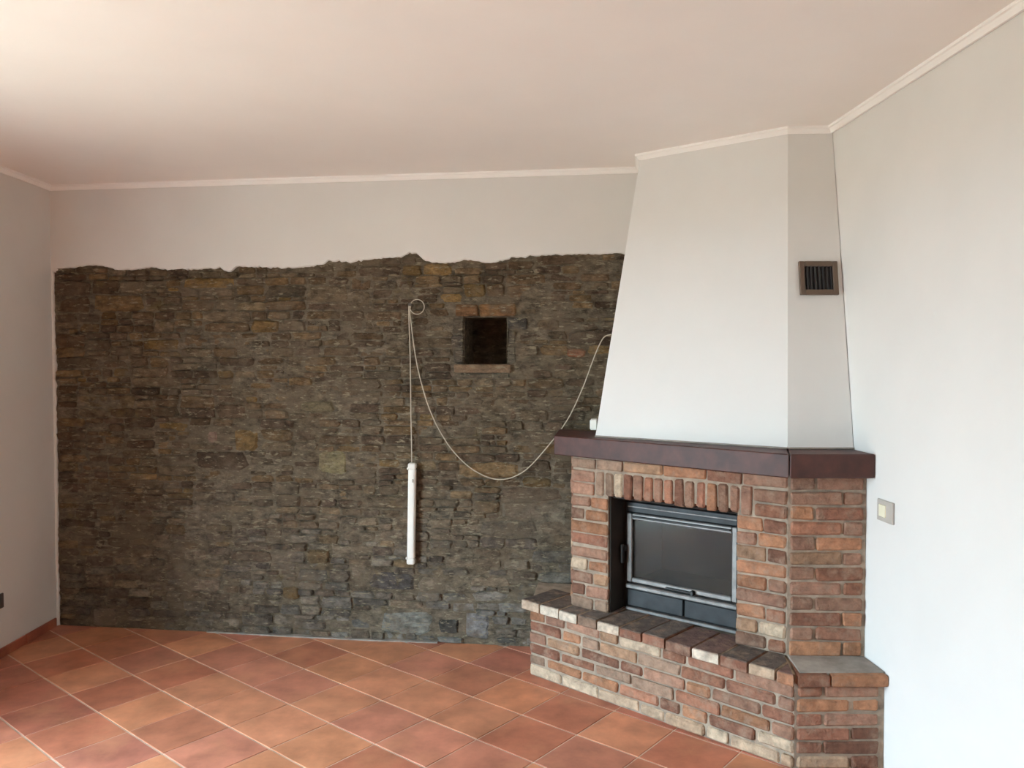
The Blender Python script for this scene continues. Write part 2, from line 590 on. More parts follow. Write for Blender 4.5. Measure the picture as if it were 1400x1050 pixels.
# stones: irregular coursed rubble
STONE_COLS = [(0.175, 0.135, 0.092), (0.15, 0.118, 0.084), (0.20, 0.158, 0.105), (0.165, 0.143, 0.108), (0.14, 0.112, 0.086),
              (0.19, 0.165, 0.125), (0.215, 0.165, 0.10), (0.165, 0.15, 0.122), (0.125, 0.10, 0.08)]
def stone_shape(uc, zc, w, h, rise, rr):
    n_ = rr.choice((7, 8, 9))
    ring, ring2 = [], []
    ph = rr.uniform(0, 6.28)
    tilt_u, tilt_z = rr.uniform(-0.05, 0.05), rr.uniform(-0.10, 0.10)
    for k in range(n_):
        a = ph + 2 * math.pi * (k + rr.uniform(-0.25, 0.25)) / n_
        c, s = math.cos(a), math.sin(a)
        e = 0.36
        x = math.copysign(abs(c) ** e, c) * w / 2 * rr.uniform(0.90, 1.06)
        y = math.copysign(abs(s) ** e, s) * h / 2 * rr.uniform(0.86, 1.10)
        ring.append((x, y))
        q = rr.uniform(0.66, 0.94)
        ring2.append((x * (1 - 0.008 / max(w, 0.03)) * (0.5 + q / 2), y * q))
    verts = [BW(uc + x, -0.05, zc + y) for x, y in ring]
    verts += [BW(uc + x, rise - 0.009 + rr.uniform(-0.004, 0.003), zc + y) for x, y in ring]
    verts += [BW(uc + x, rise + tilt_u * x + tilt_z * y + rr.uniform(-0.003, 0.003), zc + y) for x, y in ring2]
    verts.append(BW(uc + rr.uniform(-.1, .1) * w, rise + rr.uniform(-0.003, 0.005), zc + rr.uniform(-.1, .1) * h))
    faces = []
    for k in range(n_):
        j = (k + 1) % n_
        faces.append((k, j, n_ + j, n_ + k))
        faces.append((n_ + k, n_ + j, 2 * n_ + j, 2 * n_ + k))
        faces.append((2 * n_ + k, 2 * n_ + j, 3 * n_))
    return verts, faces

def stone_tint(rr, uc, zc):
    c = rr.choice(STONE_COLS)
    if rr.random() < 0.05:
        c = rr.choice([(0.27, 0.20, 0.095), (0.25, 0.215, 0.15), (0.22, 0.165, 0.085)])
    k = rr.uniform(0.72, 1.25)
    # greyer, damp lower courses; the light gradient towards the hearth is painted in too
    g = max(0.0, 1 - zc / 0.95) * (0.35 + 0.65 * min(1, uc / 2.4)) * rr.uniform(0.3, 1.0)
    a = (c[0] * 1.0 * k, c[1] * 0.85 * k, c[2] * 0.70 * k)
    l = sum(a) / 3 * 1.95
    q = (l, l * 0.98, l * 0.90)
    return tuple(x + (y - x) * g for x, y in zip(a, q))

hearth_u = 2.80
stones = []
rs = random.Random(21)
def put(uc, zc, sw, sh):
    zc += 0.010 * noise.noise(Vector((uc * 2.6, zc * 3, 1.7)))
    if zc - sh / 2 < 0.0:
        zc = sh / 2
    top_ok = zc + sh / 2 < edge_z(min(max(uc, 0.03), 3.9)) + 0.012
    hit = (NU0 - 0.05 < uc + sw / 2 and uc - sw / 2 < NU1 + 0.03 and 1.47 < zc + sh / 2 and zc - sh / 2 < 1.868)
    lim = 2.80 if zc < 0.37 else (3.02 if zc < 1.2 else 3.5)
    if top_ok and not hit and uc - sw / 2 < lim and uc - sw / 2 > 0.022:
        stones.append((uc, zc, sw, sh))
# bands of blocks, every block split into layers of its own, so that no course runs through
z = 0.002
while z < 2.16:
    bh = rs.uniform(0.10, 0.19)
    u = 0.026
    while u < 3.5:
        bw = rs.uniform(0.12, 0.36)
        n_l = rs.choice((2, 3, 4, 4, 5)) if bh > 0.14 else rs.choice((2, 2, 3, 3))
        cuts = sorted([0.0, 1.0] + [(k + rs.uniform(-0.36, 0.36)) / n_l for k in range(1, n_l)])
        for c0, c1 in zip(cuts, cuts[1:]):
            hh = (c1 - c0) * bh
            n_s = max(1, round(bw / (hh * rs.uniform(2.0, 4.2))))
            n_s = min(n_s, 3)
            e = sorted([0.0, 1.0] + [(k + rs.uniform(-0.25, 0.25)) / n_s for k in range(1, n_s)])
            for e0, e1 in zip(e, e[1:]):
                put(u + bw * (e0 + e1) / 2, z + bh * c0 + hh / 2, bw * (e1 - e0) - 0.002, hh - 0.001)
        u += bw
    z += bh * 0.995
# a few large or bright stones seen in the wall, and one dark spot
feature = [(1.70, 0.985, 0.17, 0.13, (0.27, 0.225, 0.125)), (0.99, 1.12, 0.055, 0.07, (0.34, 0.22, 0.17)), (0.31, 0.06, 0.15, 0.11, (0.25, 0.20, 0.16)),
           (2.12, 0.10, 0.30, 0.13, (0.25, 0.245, 0.21)), (2.52, 0.10, 0.14, 0.15, (0.27, 0.26, 0.25)), (2.04, 0.33, 0.26, 0.10, (0.115, 0.10, 0.09)),
           (3.06, 1.60, 0.10, 0.05, (0.30, 0.13, 0.07)), (1.62, 1.30, 0.2, 0.06, (0.21, 0.17, 0.10)), (1.45, 0.24, 0.10, 0.07, (0.20, 0.13, 0.06)),
           (2.72, 0.21, 0.16, 0.05, (0.30, 0.285, 0.25)), (2.36, 0.09, 0.11, 0.08, (0.085, 0.08, 0.068))]  # last stone's dark tint stands for the shade of a hole in the wall
def clash(s):
    return any(abs(s[0] - f[0]) < (s[2] + f[2]) * 0.42 and abs(s[1] - f[1]) < (s[3] + f[3]) * 0.42 for f in feature)
stones = [s for s in stones if not clash(s)]
stones.sort(key=lambda s: -s[2] * s[3])
visible = [s for s in stones if s[0] < (3.3 if s[1] > 1.2 else 2.95)]
singles = visible[:300 - len(feature) - 11]
single_set = set(singles)
jv, jf, jt = [], [], []
for s in stones:
    rr = random.Random(int(s[0] * 1e5) + int(s[1] * 1e4))
    rise = rr.uniform(-0.017, 0.001)
    v, f = stone_shape(*s, rise, rr)
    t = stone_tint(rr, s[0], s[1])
    if s in single_set:
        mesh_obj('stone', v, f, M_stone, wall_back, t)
    else:
        bq = len(jv)
        jv += v
        jf += [tuple(bq + q for q in x) for x in f]
        jt += [t] * len(v)
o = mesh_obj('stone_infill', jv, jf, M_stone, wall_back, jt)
o['kind'] = 'stuff'
for k, (uc, zc, w, h, c) in enumerate(feature):
    rr = random.Random(400 + k)
    v, f = stone_shape(uc, zc, w, h, rr.uniform(-0.008, 0.001), rr)
    mesh_obj('stone', v, f, M_stone, wall_back, c)
# stones that frame the niche: sill, lintel and jambs
for (u0, u1, z0, z1, rise, c) in (
        (2.395, 2.712, 1.492, 1.540, 0.012, (0.30, 0.20, 0.125)), (2.60, 2.70, 1.458, 1.490, -0.004, (0.20, 0.17, 0.12)),
        (2.40, 2.53, 1.797, 1.862, -0.003, (0.23, 0.125, 0.06)), (2.535, 2.735, 1.797, 1.868, 0.0, (0.26, 0.14, 0.062)),
        (2.39, 2.450, 1.545, 1.62, -0.004, (0.13, 0.11, 0.085)), (2.38, 2.448, 1.625, 1.70, -0.008, (0.12, 0.10, 0.08)),
        (2.385, 2.450, 1.705, 1.79, -0.006, (0.15, 0.12, 0.085)), (2.688, 2.735, 1.545, 1.64, -0.004, (0.20, 0.17, 0.125)),
        (2.688, 2.735, 1.645, 1.72, -0.006, (0.13, 0.11, 0.085)), (2.688, 2.80, 1.725, 1.79, -0.004, (0.11, 0.095, 0.08)),
        (2.39, 2.595, 1.458, 1.490, -0.008, (0.15, 0.12, 0.085))):
    bm = bmesh.new()
    mt = Matrix.Translation(BW((u0 + u1) / 2, (rise - 0.08) / 2, (z0 + z1) / 2)) @ Matrix.Rotation(math.radians(-7.31), 4, 'Z')
    add_box(bm, mt, (u1 - u0 - 0.006, rise + 0.08, z1 - z0 - 0.004), 0.006, 0.004)
    bm_obj('stone', bm, M_stone, wall_back, c)

# ------------------------------------------------------------------ cornice
def cornice(name, pts, inward):
    """small cove strip; pts are wall-line points at ceiling level, inward the unit normals at each"""
    s = 0.028
    prof = [(0, 0), (0, -s), (0.010, -s), (0.014, -s * 0.75), (s * 0.75, -0.012), (s, -0.010), (s, 0)]
    v, f = [], []
    for p, nrm in zip(pts, inward):
        for a, h in prof:
            v.append(Vector(p) + Vector(nrm) * a + Vector((0, 0, CEIL + h)))
    n_ = len(prof)
    for i in range(len(pts) - 1):
        for k in range(n_):
            j = (k + 1) % n_
            f.append((i * n_ + k, i * n_ + j, (i + 1) * n_ + j, (i + 1) * n_ + k))
    f.append(tuple(range(n_)))
    f.append(tuple(reversed(range((len(pts) - 1) * n_, len(pts) * n_))))
    return structure(mesh_obj(name, v, f, M_trim))

# ------------------------------------------------------------------ fireplace
fire = empty('fireplace', (0.85, 3.6, 0))
tag(fire, 'corner brick fireplace with white plaster hood and dark wooden mantel shelf', 'fireplace')

def V2(p):
    return Vector((p[0], p[1], 0))
class Face:
    def __init__(s, a, b_):
        s.o, e = V2(a), V2(b_)
        s.len = (e - s.o).length
        s.d = (e - s.o).normalized()
        s.m = Vector((-s.d.y, s.d.x, 0))      # into the masonry
        s.ang = math.atan2(s.d.y, s.d.x)
    def p(s, a, t, z):
        return s.o + s.d * a + s.m * t + Vector((0, 0, z))

WL = -0.050   # how near the masonry comes to the plane of the back wall
def on_back(p, off=0.012):
    """foot on the back wall of plan point p"""
    w = (V2(p) - BL).dot(WN)
    q = V2(p) - WN * (w - off)
    return (q.x, q.y)

HA, HB = (0.085, 3.885), (1.070, 2.962)
HR = (right_x(2.965) - 0.002, 2.966)
BA, BB = (0.283, 3.797), (1.099, 3.135)
BR = (right_x(3.12) - 0.002, 3.120)
hF, hR_ = Face(HA, HB), Face(HB, HR)
bF, bR_ = Face(BA, BB), Face(BB, BR)

BRICK_COLS = [(0.44, 0.225, 0.155), (0.38, 0.19, 0.135), (0.50, 0.265, 0.165), (0.36, 0.22, 0.165), (0.47, 0.31, 0.21),
              (0.42, 0.25, 0.19), (0.34, 0.18, 0.13), (0.52, 0.28, 0.17), (0.46, 0.28, 0.21), (0.40, 0.29, 0.225)]
PALE = [(0.58, 0.47, 0.36), (0.50, 0.38, 0.28), (0.62, 0.53, 0.42)]
def brick_tint(pale=0.08):
    if RNG.random() < pale:
        c, k = RNG.choice(PALE), U(0.75, 1.0)
    else:
        c, k = RNG.choice(BRICK_COLS), U(0.56, 0.96)
    return (c[0] * k, c[1] * 0.90 * k, c[2] * 0.80 * k)

def brick(face, s0, s1, z0, z1, parent, depth=0.10, proud=None, tint=None, back=0.0):
    pr_ = U(0.0, 0.006) if proud is None else proud
    bm = bmesh.new()
    mt = Matrix.Translation(face.p((s0 + s1) / 2, (depth - pr_) / 2, (z0 + z1) / 2)) @ Matrix.Rotation(face.ang + U(-.012, .012), 4, 'Z') \
        @ Matrix.Rotation(U(-.012, .012), 4, 'Y')
    add_box(bm, mt, (s1 - s0, depth + pr_, z1 - z0), U(0.004, 0.0085), 0.0034)
    o = bm_obj('brick', bm, M_brick, None, tint or brick_tint())
    return keep(o, parent)

# --- hearth
TOPZ, CAPZ = 0.372, 0.327
bm = bmesh.new()
ins = 0.005
hl = (HA[0] + ins, HA[1])
core = [tuple(hF.p(0.01, ins, 0).xy), (HB[0] + 0.004, HB[1] + ins * 1.3), (HR[0], HR[1] + ins), (right_x(3.85) - 0.004, 3.85),
        on_back((1.1, 4.1), 0.03), on_back((0.14, 4.2), 0.03)]
add_prism(bm, core, 0.0, TOPZ - 0.008)
hearth = keep(bm_obj('hearth', bm, M_mortar), fire)
ROWS, PZ = 6, CAPZ / 6
for r_ in range(ROWS):
    z0, z1 = r_ * PZ + 0.004, (r_ + 1) * PZ - 0.005
    s = 0.0
    first = True
    while s < hF.len - 0.02:
        w = U(0.195, 0.225) if RNG.random() < 0.8 else U(0.10, 0.13)
        if first and r_ % 2:
            w = U(0.10, 0.125)
        first = False
        e = min(s + w, hF.len)
        if hF.len - e < 0.05:
            e = hF.len
        pale = 0.75 if r_ == 0 else 0.08
        brick(hF, s + 0.004, e - (0.006 if e < hF.len else 0.002), z0 + U(-.0015, .0015), z1 + U(-.0015, .0015), hearth, 0.10,
              tint=brick_tint(pale))
        s = e
    cuts = [0.014, 0.118, hR_.len - 0.012] if r_ % 2 else [0.014, 0.222, hR_.len - 0.012]
    for a, b_ in zip(cuts, cuts[1:]):
        brick(hR_, a, b_ - 0.009, z0, z1, hearth, 0.10, tint=brick_tint(0.03))
    # short bricks of the left end, seen edge-on
hLft = Face(on_back(HA, 0.04), HA)
for r_ in range(ROWS):
    z0, z1 = r_ * PZ + 0.004, (r_ + 1) * PZ - 0.005
    cuts = [0.0, 0.13, hLft.len - 0.115] if r_ % 2 else [0.0, 0.22, hLft.len - 0.11]
    for a, b_ in zip(cuts, cuts[1:]):
        if b_ - a > 0.04:
            brick(hLft, a, b_ - 0.009, z0, z1, hearth, 0.09, tint=brick_tint(0.1))
# cap: header bricks lying flat along the front edge
OV = 0.026
capB = hF.p(hF.len + 0.012, -OV, 0)
mit_n = (-(3.135 - capB.y), (1.099 - capB.x))        # keep the front side of the mitre line
mit_n = (mit_n[0], mit_n[1])
s = -0.03
k = 0
while s < hF.len + 0.1:
    w = U(0.108, 0.13)
    e = s + w
    poly = [tuple(hF.p(s + 0.004, -OV - U(0, .006), 0).xy), tuple(hF.p(e - 0.005, -OV - U(0, .006), 0).xy),
            tuple(hF.p(e - 0.005, 0.225, 0).xy), tuple(hF.p(s + 0.004, 0.225, 0).xy)]
    poly = clip(poly, (capB.x - 0.004, capB.y), mit_n)
    poly = clip(poly, on_back((0, 0), 0.035), (WN.x, WN.y))
    if len(poly) >= 3:
        bm = bmesh.new()
        add_prism(bm, poly, CAPZ + U(0, .003), TOPZ + U(-.002, .004), 0.005)
        if k in (0, 1, 2, 4) or k == 8:
            t = RNG.choice(PALE)
            t = tuple(x * 1.12 for x in t)
        else:
            t = brick_tint(0.25)
        bm.verts.ensure_lookup_table()
        n4 = len(bm.verts) // 4
        d_ = RNG.choice([(0.15, 0.115, 0.095), (0.12, 0.095, 0.082), (0.20, 0.12, 0.10), (0.17, 0.14, 0.12)])
        keep(bm_obj('brick', bm, M_brick, None, [t] * (3 * n4) + [d_] * n4), hearth)
    s = e
    k += 1
y0 = capB.y
for (a, b_) in ((capB.x + 0.016, 1.195), (1.203, right_x(2.95) - 0.004)):
    bm = bmesh.new()
    poly = [(a, y0), (b_, y0 + 0.002), (b_, y0 + 0.215), (a, y0 + 0.215)]
    poly = clip(poly, (capB.x + 0.010, capB.y), (-mit_n[0], -mit_n[1]))
    add_prism(bm, poly, CAPZ + 0.001, TOPZ - 0.001, 0.004)
    keep(bm_obj('brick', bm, M_brick, None, brick_tint(0.0)), hearth)
# mortar wash on the right end of the hearth
bm = bmesh.new()
poly = [(capB.x + 0.03, y0 + 0.03), (right_x(2.96) - 0.003, y0 + 0.03), (right_x(3.2) - 0.003, 3.2), (1.11, 3.2)]
add_prism(bm, poly, TOPZ - 0.012, TOPZ + 0.003, 0.002)
keep(bm_obj('mortar_wash', bm, M_hearth_mortar), hearth)

# --- brick surround
OS0, OS1, OZ = 0.214, 0.836, 0.928          # opening along the front, and its top
MZ0, MZ1 = 1.098, 1.192                     # mantel
bm = bmesh.new()
i2 = 0.005
leftback = on_back((0.325, 4.2), 0.03)
add_prism(bm, [tuple(bF.p(0.012, i2, 0).xy), tuple(bF.p(OS0 - i2, i2, 0).xy), tuple(bF.p(OS0 - i2, 0.45, 0).xy), leftback][::1], TOPZ, OZ + 0.01)
add_prism(bm, [tuple(bF.p(OS1 + i2, i2, 0).xy), (BB[0] + 0.004, BB[1] + i2 * 1.3), (BR[0], BR[1] + i2), (right_x(3.85) - 0.004, 3.85),
               tuple(bF.p(OS1 + i2, 0.45, 0).xy)], TOPZ, OZ + 0.01)
add_prism(bm, [tuple(bF.p(0.012, i2, 0).xy), (BB[0] + 0.004, BB[1] + i2 * 1.3), (BR[0], BR[1] + i2), (right_x(3.85) - 0.004, 3.85),
               on_back((1.1, 4.1), 0.03), leftback], OZ + 0.01, MZ0)
surround = keep(bm_obj('surround', bm, M_mortar), fire)
PB = (MZ0 - TOPZ) / 12
SOL0, SOL1 = 0.140, 0.905                   # soldier course extent
SZ0, SZ1 = OZ - 0.006, 1.042
def course(face, s0, s1, z0, z1, odd, pale=0.08, depth=0.10):
    L_ = s1 - s0
    if L_ > 0.17:
        if RNG.random() < 0.22:
            cuts = [s0, s1]
        else:
            c = s0 + L_ * (U(0.36, 0.46) if odd else U(0.54, 0.64))
            cuts = [s0, c, s1]
    else:
        cuts = [s0, s1]
    for a, b_ in zip(cuts, cuts[1:]):
        brick(face, a + 0.003, b_ - 0.004, z0 + U(-.0015, .0015), z1 + U(-.0015, .0015), surround, depth, tint=brick_tint(pale))
for r_ in range(12):
    z0, z1 = TOPZ + 0.004 + r_ * PB, TOPZ + (r_ + 1) * PB - 0.005
    zc = (z0 + z1) / 2
    if zc < SZ0:
        course(bF, 0.0, OS0, z0, z1, r_ % 2, 0.12, 0.11)
        course(bF, OS1, bF.len - 0.002, z0, z1, r_ % 2, 0.08)
    elif zc < SZ1:
        course(bF, 0.0, SOL0 - 0.004, z0, z1, r_ % 2, 0.12)
        course(bF, SOL1 + 0.006, bF.len - 0.002, z0, z1, r_ % 2, 0.2)
    # right face
    L_ = bR_.len
    cuts = [0.014, 0.115, L_ - 0.004] if r_ % 2 else [0.014, 0.222, L_ - 0.004]
    for a, b_ in zip(cuts, cuts[1:]):
        brick(bR_, a, b_ - 0.009, z0 + U(-.0015, .0015), z1 + U(-.0015, .0015), surround, 0.10, tint=brick_tint(0.06))
    # left flank
    lf = Face(on_back(BA, 0.04), BA)
    cuts = [0.0, 0.12, lf.len - 0.118] if r_ % 2 else [0.0, 0.2, lf.len - 0.118]
    for a, b_ in zip(cuts, cuts[1:]):
        if b_ - a > 0.04:
            brick(lf, a, b_ - 0.009, z0, z1, surround, 0.09, tint=brick_tint(0.1))
# soldier course over the opening
ns = 15
for k in range(ns):
    a = SOL0 + (SOL1 - SOL0) * k / ns
    b_ = SOL0 + (SOL1 - SOL0) * (k + 1) / ns
    brick(bF, a + 0.003, b_ - 0.005, SZ0 + U(-.004, .003), SZ1 - 0.006 + U(-.006, .004), surround, 0.11, U(0, .007), tint=brick_tint(0.06))
# thin course under the mantel
s = 0.0
while s < bF.len - 0.02:
    e = min(s + U(0.13, 0.21), bF.len)
    if bF.len - e < 0.06:
        e = bF.len
    brick(bF, s + 0.003, e - 0.005, SZ1 + 0.003, MZ0 - 0.005, surround, 0.10, tint=brick_tint(0.05))
    s = e

# --- firebox and cassette insert
T = 0.13
bm = bmesh.new()
def fbox(bm, s0, s1, t0, t1, z0, z1, bev=0.0, seg=1):
    mt = Matrix.Translation(bF.p((s0 + s1) / 2, (t0 + t1) / 2, (z0 + z1) / 2)) @ Matrix.Rotation(bF.ang, 4, 'Z')
    add_box(bm, mt, (s1 - s0, t1 - t0, z1 - z0), bev, 0, seg)
IS0, IS1, IZ0, IZ1 = 0.232, 0.812, TOPZ, 0.886
# casing: sides, top, floor and back around the fire chamber
fbox(bm, IS0 + 0.006, IS0 + 0.03, T + 0.012, T + 0.33, IZ0, IZ1 - 0.01)
fbox(bm, IS1 - 0.03, IS1 - 0.006, T + 0.012, T + 0.33, IZ0, IZ1 - 0.01)
fbox(bm, IS0 + 0.03, IS1 - 0.03, T + 0.012, T + 0.33, IZ1 - 0.035, IZ1 - 0.01)
fbox(bm, IS0 + 0.03, IS1 - 0.03, T + 0.012, T + 0.33, IZ0, 0.50)
insert = keep(bm_obj('fire_insert', bm, M_soot), fire)
bm = bmesh.new()
fbox(bm, IS0 + 0.03, IS1 - 0.03, T + 0.30, T + 0.33, 0.50, IZ1 - 0.035)
keep(bm_obj('firebrick_back', bm, M_firebrick), insert)
bm = bmesh.new()
fbox(bm, IS0 + 0.034, IS1 - 0.034, T + 0.03, T + 0.29, 0.501, 0.512, 0.004)
keep(bm_obj('ash_bed', bm, M_mortar), insert)
# dark lining of the opening behind the bricks
bm = bmesh.new()
fbox(bm, OS0 - 0.004, OS0 + 0.004, 0.016, T + 0.33, TOPZ + 0.004, OZ - 0.008)
fbox(bm, OS0 + 0.004, IS0 - 0.002, T + 0.006, T + 0.33, TOPZ + 0.004, OZ - 0.008)
fbox(bm, IS1 + 0.002, OS1 - 0.004, T + 0.006, T + 0.33, TOPZ + 0.004, OZ - 0.008)
fbox(bm, OS1 - 0.004, OS1 + 0.004, 0.016, T + 0.33, TOPZ + 0.004, OZ - 0.008)
fbox(bm, OS0 + 0.004, OS1 - 0.004, 0.030, T + 0.33, OZ - 0.014, OZ - 0.006)
fbox(bm, IS0 - 0.002, IS1 + 0.002, T + 0.006, T + 0.33, IZ1 + 0.004, OZ - 0.014)
keep(bm_obj('opening_lining', bm, M_soot), insert)
# outer cassette frame (black)
bm = bmesh.new()
fbox(bm, IS0, IS1, T, T + 0.015, 0.838, IZ1, 0.003)
fbox(bm, IS0, IS0 + 0.012, T, T + 0.015, IZ0, 0.838, 0.002)
fbox(bm, IS1 - 0.012, IS1, T, T + 0.015, IZ0, 0.838, 0.002)
keep(bm_obj('cassette_frame', bm, M_iron), insert)
bm = bmesh.new()
fbox(bm, IS0 + 0.01, IS1 - 0.01, T - 0.006, T + 0.002, 0.862, 0.869, 0.002)
keep(bm_obj('air_slot', bm, M_steel), insert)
# door frame in grey steel
GS0, GS1, GZ0, GZ1 = 0.272, 0.769, 0.530, 0.806
DS0, DS1, DZ0, DZ1 = 0.244, 0.800, 0.508, 0.836
bm = bmesh.new()
fbox(bm, DS0, GS0, T - 0.016, T + 0.012, DZ0, DZ1, 0.004)
fbox(bm, GS1, DS1, T - 0.016, T + 0.012, DZ0, DZ1, 0.004)
fbox(bm, GS0, GS1, T - 0.016, T + 0.012, GZ1, DZ1, 0.004)
fbox(bm, GS0, GS1, T - 0.016, T + 0.012, DZ0, GZ0, 0.004)
door = keep(bm_obj('fire_door_frame', bm, M_steel), insert)
bm = bmesh.new()
fbox(bm, GS0 - 0.006, GS1 + 0.006, T - 0.002, T + 0.003, GZ0 - 0.006, GZ1 + 0.006)
keep(bm_obj('fire_door_glass', bm, M_glass), insert)
bm = bmesh.new()
fbox(bm, GS0 + 0.004, GS1 - 0.004, T - 0.024, T - 0.014, 0.816, 0.826, 0.003)
keep(bm_obj('door_rib', bm, M_black), insert)
# ledge bar and lower iron panel with two leaves
bm = bmesh.new()
fbox(bm, IS0 + 0.012, IS1 - 0.012, T - 0.026, T + 0.012, 0.478, 0.500, 0.005)
keep(bm_obj('ledge_bar', bm, M_steel), insert)
for (a, b_) in ((IS0 + 0.014, 0.537), (0.543, IS1 - 0.014)):
    bm = bmesh.new()
    fbox(bm, a, b_, T - 0.012, T + 0.012, IZ0 + 0.022, 0.474, 0.004)
    keep(bm_obj('ash_door', bm, M_iron), insert)
bm = bmesh.new()
fbox(bm, IS0 + 0.01, IS1 - 0.01, T - 0.02, T + 0.012, IZ0 + 0.001, IZ0 + 0.016, 0.003)
keep(bm_obj('bottom_rail', bm, M_steel), insert)
# side handle and the little sliding latch
bm = bmesh.new()
fbox(bm, 0.236, 0.250, T - 0.040, T - 0.014, 0.655, 0.682, 0.003)
fbox(bm, 0.233, 0.246, T - 0.055, T - 0.034, 0.600, 0.690, 0.004)
keep(bm_obj('door_handle', bm, M_black), insert)
bm = bmesh.new()
fbox(bm, 0.455, 0.595, T - 0.028, T - 0.014, 0.511, 0.519, 0.002)
fbox(bm, 0.583, 0.597, T - 0.036, T - 0.014, 0.505, 0.527, 0.002)
keep(bm_obj('air_slider', bm, M_black), insert)

# --- mantel shelf
MA, MB_ = (0.205, 3.845), (1.076, 3.058)
MR = (right_x(3.056) - 0.003, 3.056)
mF, mR_ = Face(MA, MB_), Face(MB_, MR)
mtl = bmesh.new()
dpt = 0.34
bis = (V2(BB) - V2(MB_)).normalized()
k1 = dpt / abs(bis.dot(mF.m))
kq = V2(MB_) + bis * k1
poly = [MA, MB_, tuple(kq.xy), tuple(mF.p(0.33, dpt, 0).xy), on_back(tuple(mF.p(0.0, 0.0, 0).xy), 0.012)]
lo = [(x, y, MZ0) for x, y in poly]
hi = [(x, y, MZ1) for x, y in poly]
add_loft(mtl, lo, hi)
bmesh.ops.recalc_face_normals(mtl, faces=mtl.faces)
bmesh.ops.bevel(mtl, geom=list(mtl.edges), offset=0.004, segments=1, affect='EDGES')
mantel = keep(bm_obj('mantel', mtl, M_wood), fire)
mantel['label'] = 'dark red-brown wooden beam along the diagonal front'
bm = bmesh.new()
e0 = V2(MB_) + Vector((0.004, 0, 0))
poly = [(e0.x, e0.y), MR, (right_x(3.36) - 0.003, 3.36), (kq.x + 0.004, 3.36), (kq.x + 0.004, kq.y)]
if kq.y > 3.35:
    poly = [(e0.x, e0.y), MR, (right_x(3.34) - 0.003, 3.34), (e0.x + bis.x * (3.34 - e0.y) / bis.y, 3.34)]
add_loft(bm, [(x, y, MZ0) for x, y in poly], [(x, y, MZ1) for x, y in poly])
bmesh.ops.recalc_face_normals(bm, faces=bm.faces)
bmesh.ops.bevel(bm, geom=list(bm.edges), offset=0.004, segments=1, affect='EDGES')
keep(bm_obj('mantel_return', bm, M_wood), fire)

# --- plaster hood
HZ0 = MZ1 + 0.001
lo = [(0.398, 3.768, HZ0), (1.132, 3.235, HZ0), (right_x(3.232) - 0.003, 3.232, HZ0), (right_x(3.95) - 0.004, 3.95, HZ0), (*on_back((1.2, 4.1), 0.014), HZ0),
      (*on_back((0.452, 4.1), 0.014), HZ0)]
HT = CEIL - 0.001
hi = [(0.634, 3.917, HT), (1.202, 3.472, HT), (right_x(3.46) - 0.003, 3.462, HT), (right_x(3.95) - 0.004, 3.95, HT), (*on_back((1.2, 4.1), 0.014), HT),
      (*on_back((0.668, 4.1), 0.014), HT)]
bm = bmesh.new()
add_loft(bm, lo, hi)
# subdivide the big faces a little and roughen them by hand-trowelled waviness
bmesh.ops.subdivide_edges(bm, edges=list(bm.edges), cuts=14, use_grid_fill=True)
for v in bm.verts:
    p = v.co
    if HZ0 + 0.002 < p.z < HT - 0.002:
        k = noise.noise(Vector((p.x * 5, p.y * 5, p.z * 4))) * 0.002 + noise.noise(Vector((p.x * 16, p.y * 16, p.z * 13))) * 0.001
        v.co += Vector((-0.6, -0.78, 0)) * k
hood = keep(bm_obj('hood', bm, M_hood), fire)
hood['label'] = 'tapered white plaster chimney hood'
bm = bmesh.new()
# mortar bead where hood and shelf meet
for (p0, p1) in ((lo[0], lo[1]), (lo[1], lo[2])):
    fc = Face(p0[:2], p1[:2])
    mt = Matrix.Translation(fc.p(fc.len / 2, -0.003, MZ1 + 0.004)) @ Matrix.Rotation(fc.ang, 4, 'Z')
    add_box(bm, mt, (fc.len, 0.014, 0.008), 0.003)
keep(bm_obj('mortar_bead', bm, M_hearth_mortar), fire)

# --- cornice strips
nl = (1, 0, 0)
diag = Vector((nl[0], nl[1], 0))
def vadd(*v):
    s = Vector((0, 0, 0))
    for x in v:
        s += Vector(x)
    return s
nb = WN
hFt = Face(hi[0][:2], hi[1][:2])
hRt = Face(hi[1][:2], hi[2][:2])
hLt = Face(hi[5][:2], hi[0][:2])
def miter(a, b_):
    a, b_ = Vector(a), Vector(b_)
    s = (a + b_).normalized()
    return s / max(0.3, s.dot(a))
nLf, nF, nR = -hLt.m, -hFt.m, -hRt.m
nRW = Vector((-1, -0.0468, 0)).normalized()
C_bl = Vector((LEFT_X, 4.609, 0))
cornice('trim_1', [Vector((LEFT_X, REAR_Y, 0)), C_bl], [nl, miter(nl, nb)])
pb = Vector((hi[5][0], hi[5][1], 0))
pb = BL + WD * (pb - BL).dot(WD)
cornice('trim_2', [C_bl, pb], [miter(nl, nb), miter(nb, nLf)])
P0, P1, P2 = V2(hi[0]), V2(hi[1]), V2(hi[2])
cornice('trim_3', [pb, P0, P1, P2], [miter(nb, nLf), miter(nLf, nF), miter(nF, nR), miter(nR, nRW)])
cornice('trim_4', [P2, Vector((right_x(REAR_Y), REAR_Y, 0))], [miter(nR, nRW), nRW])

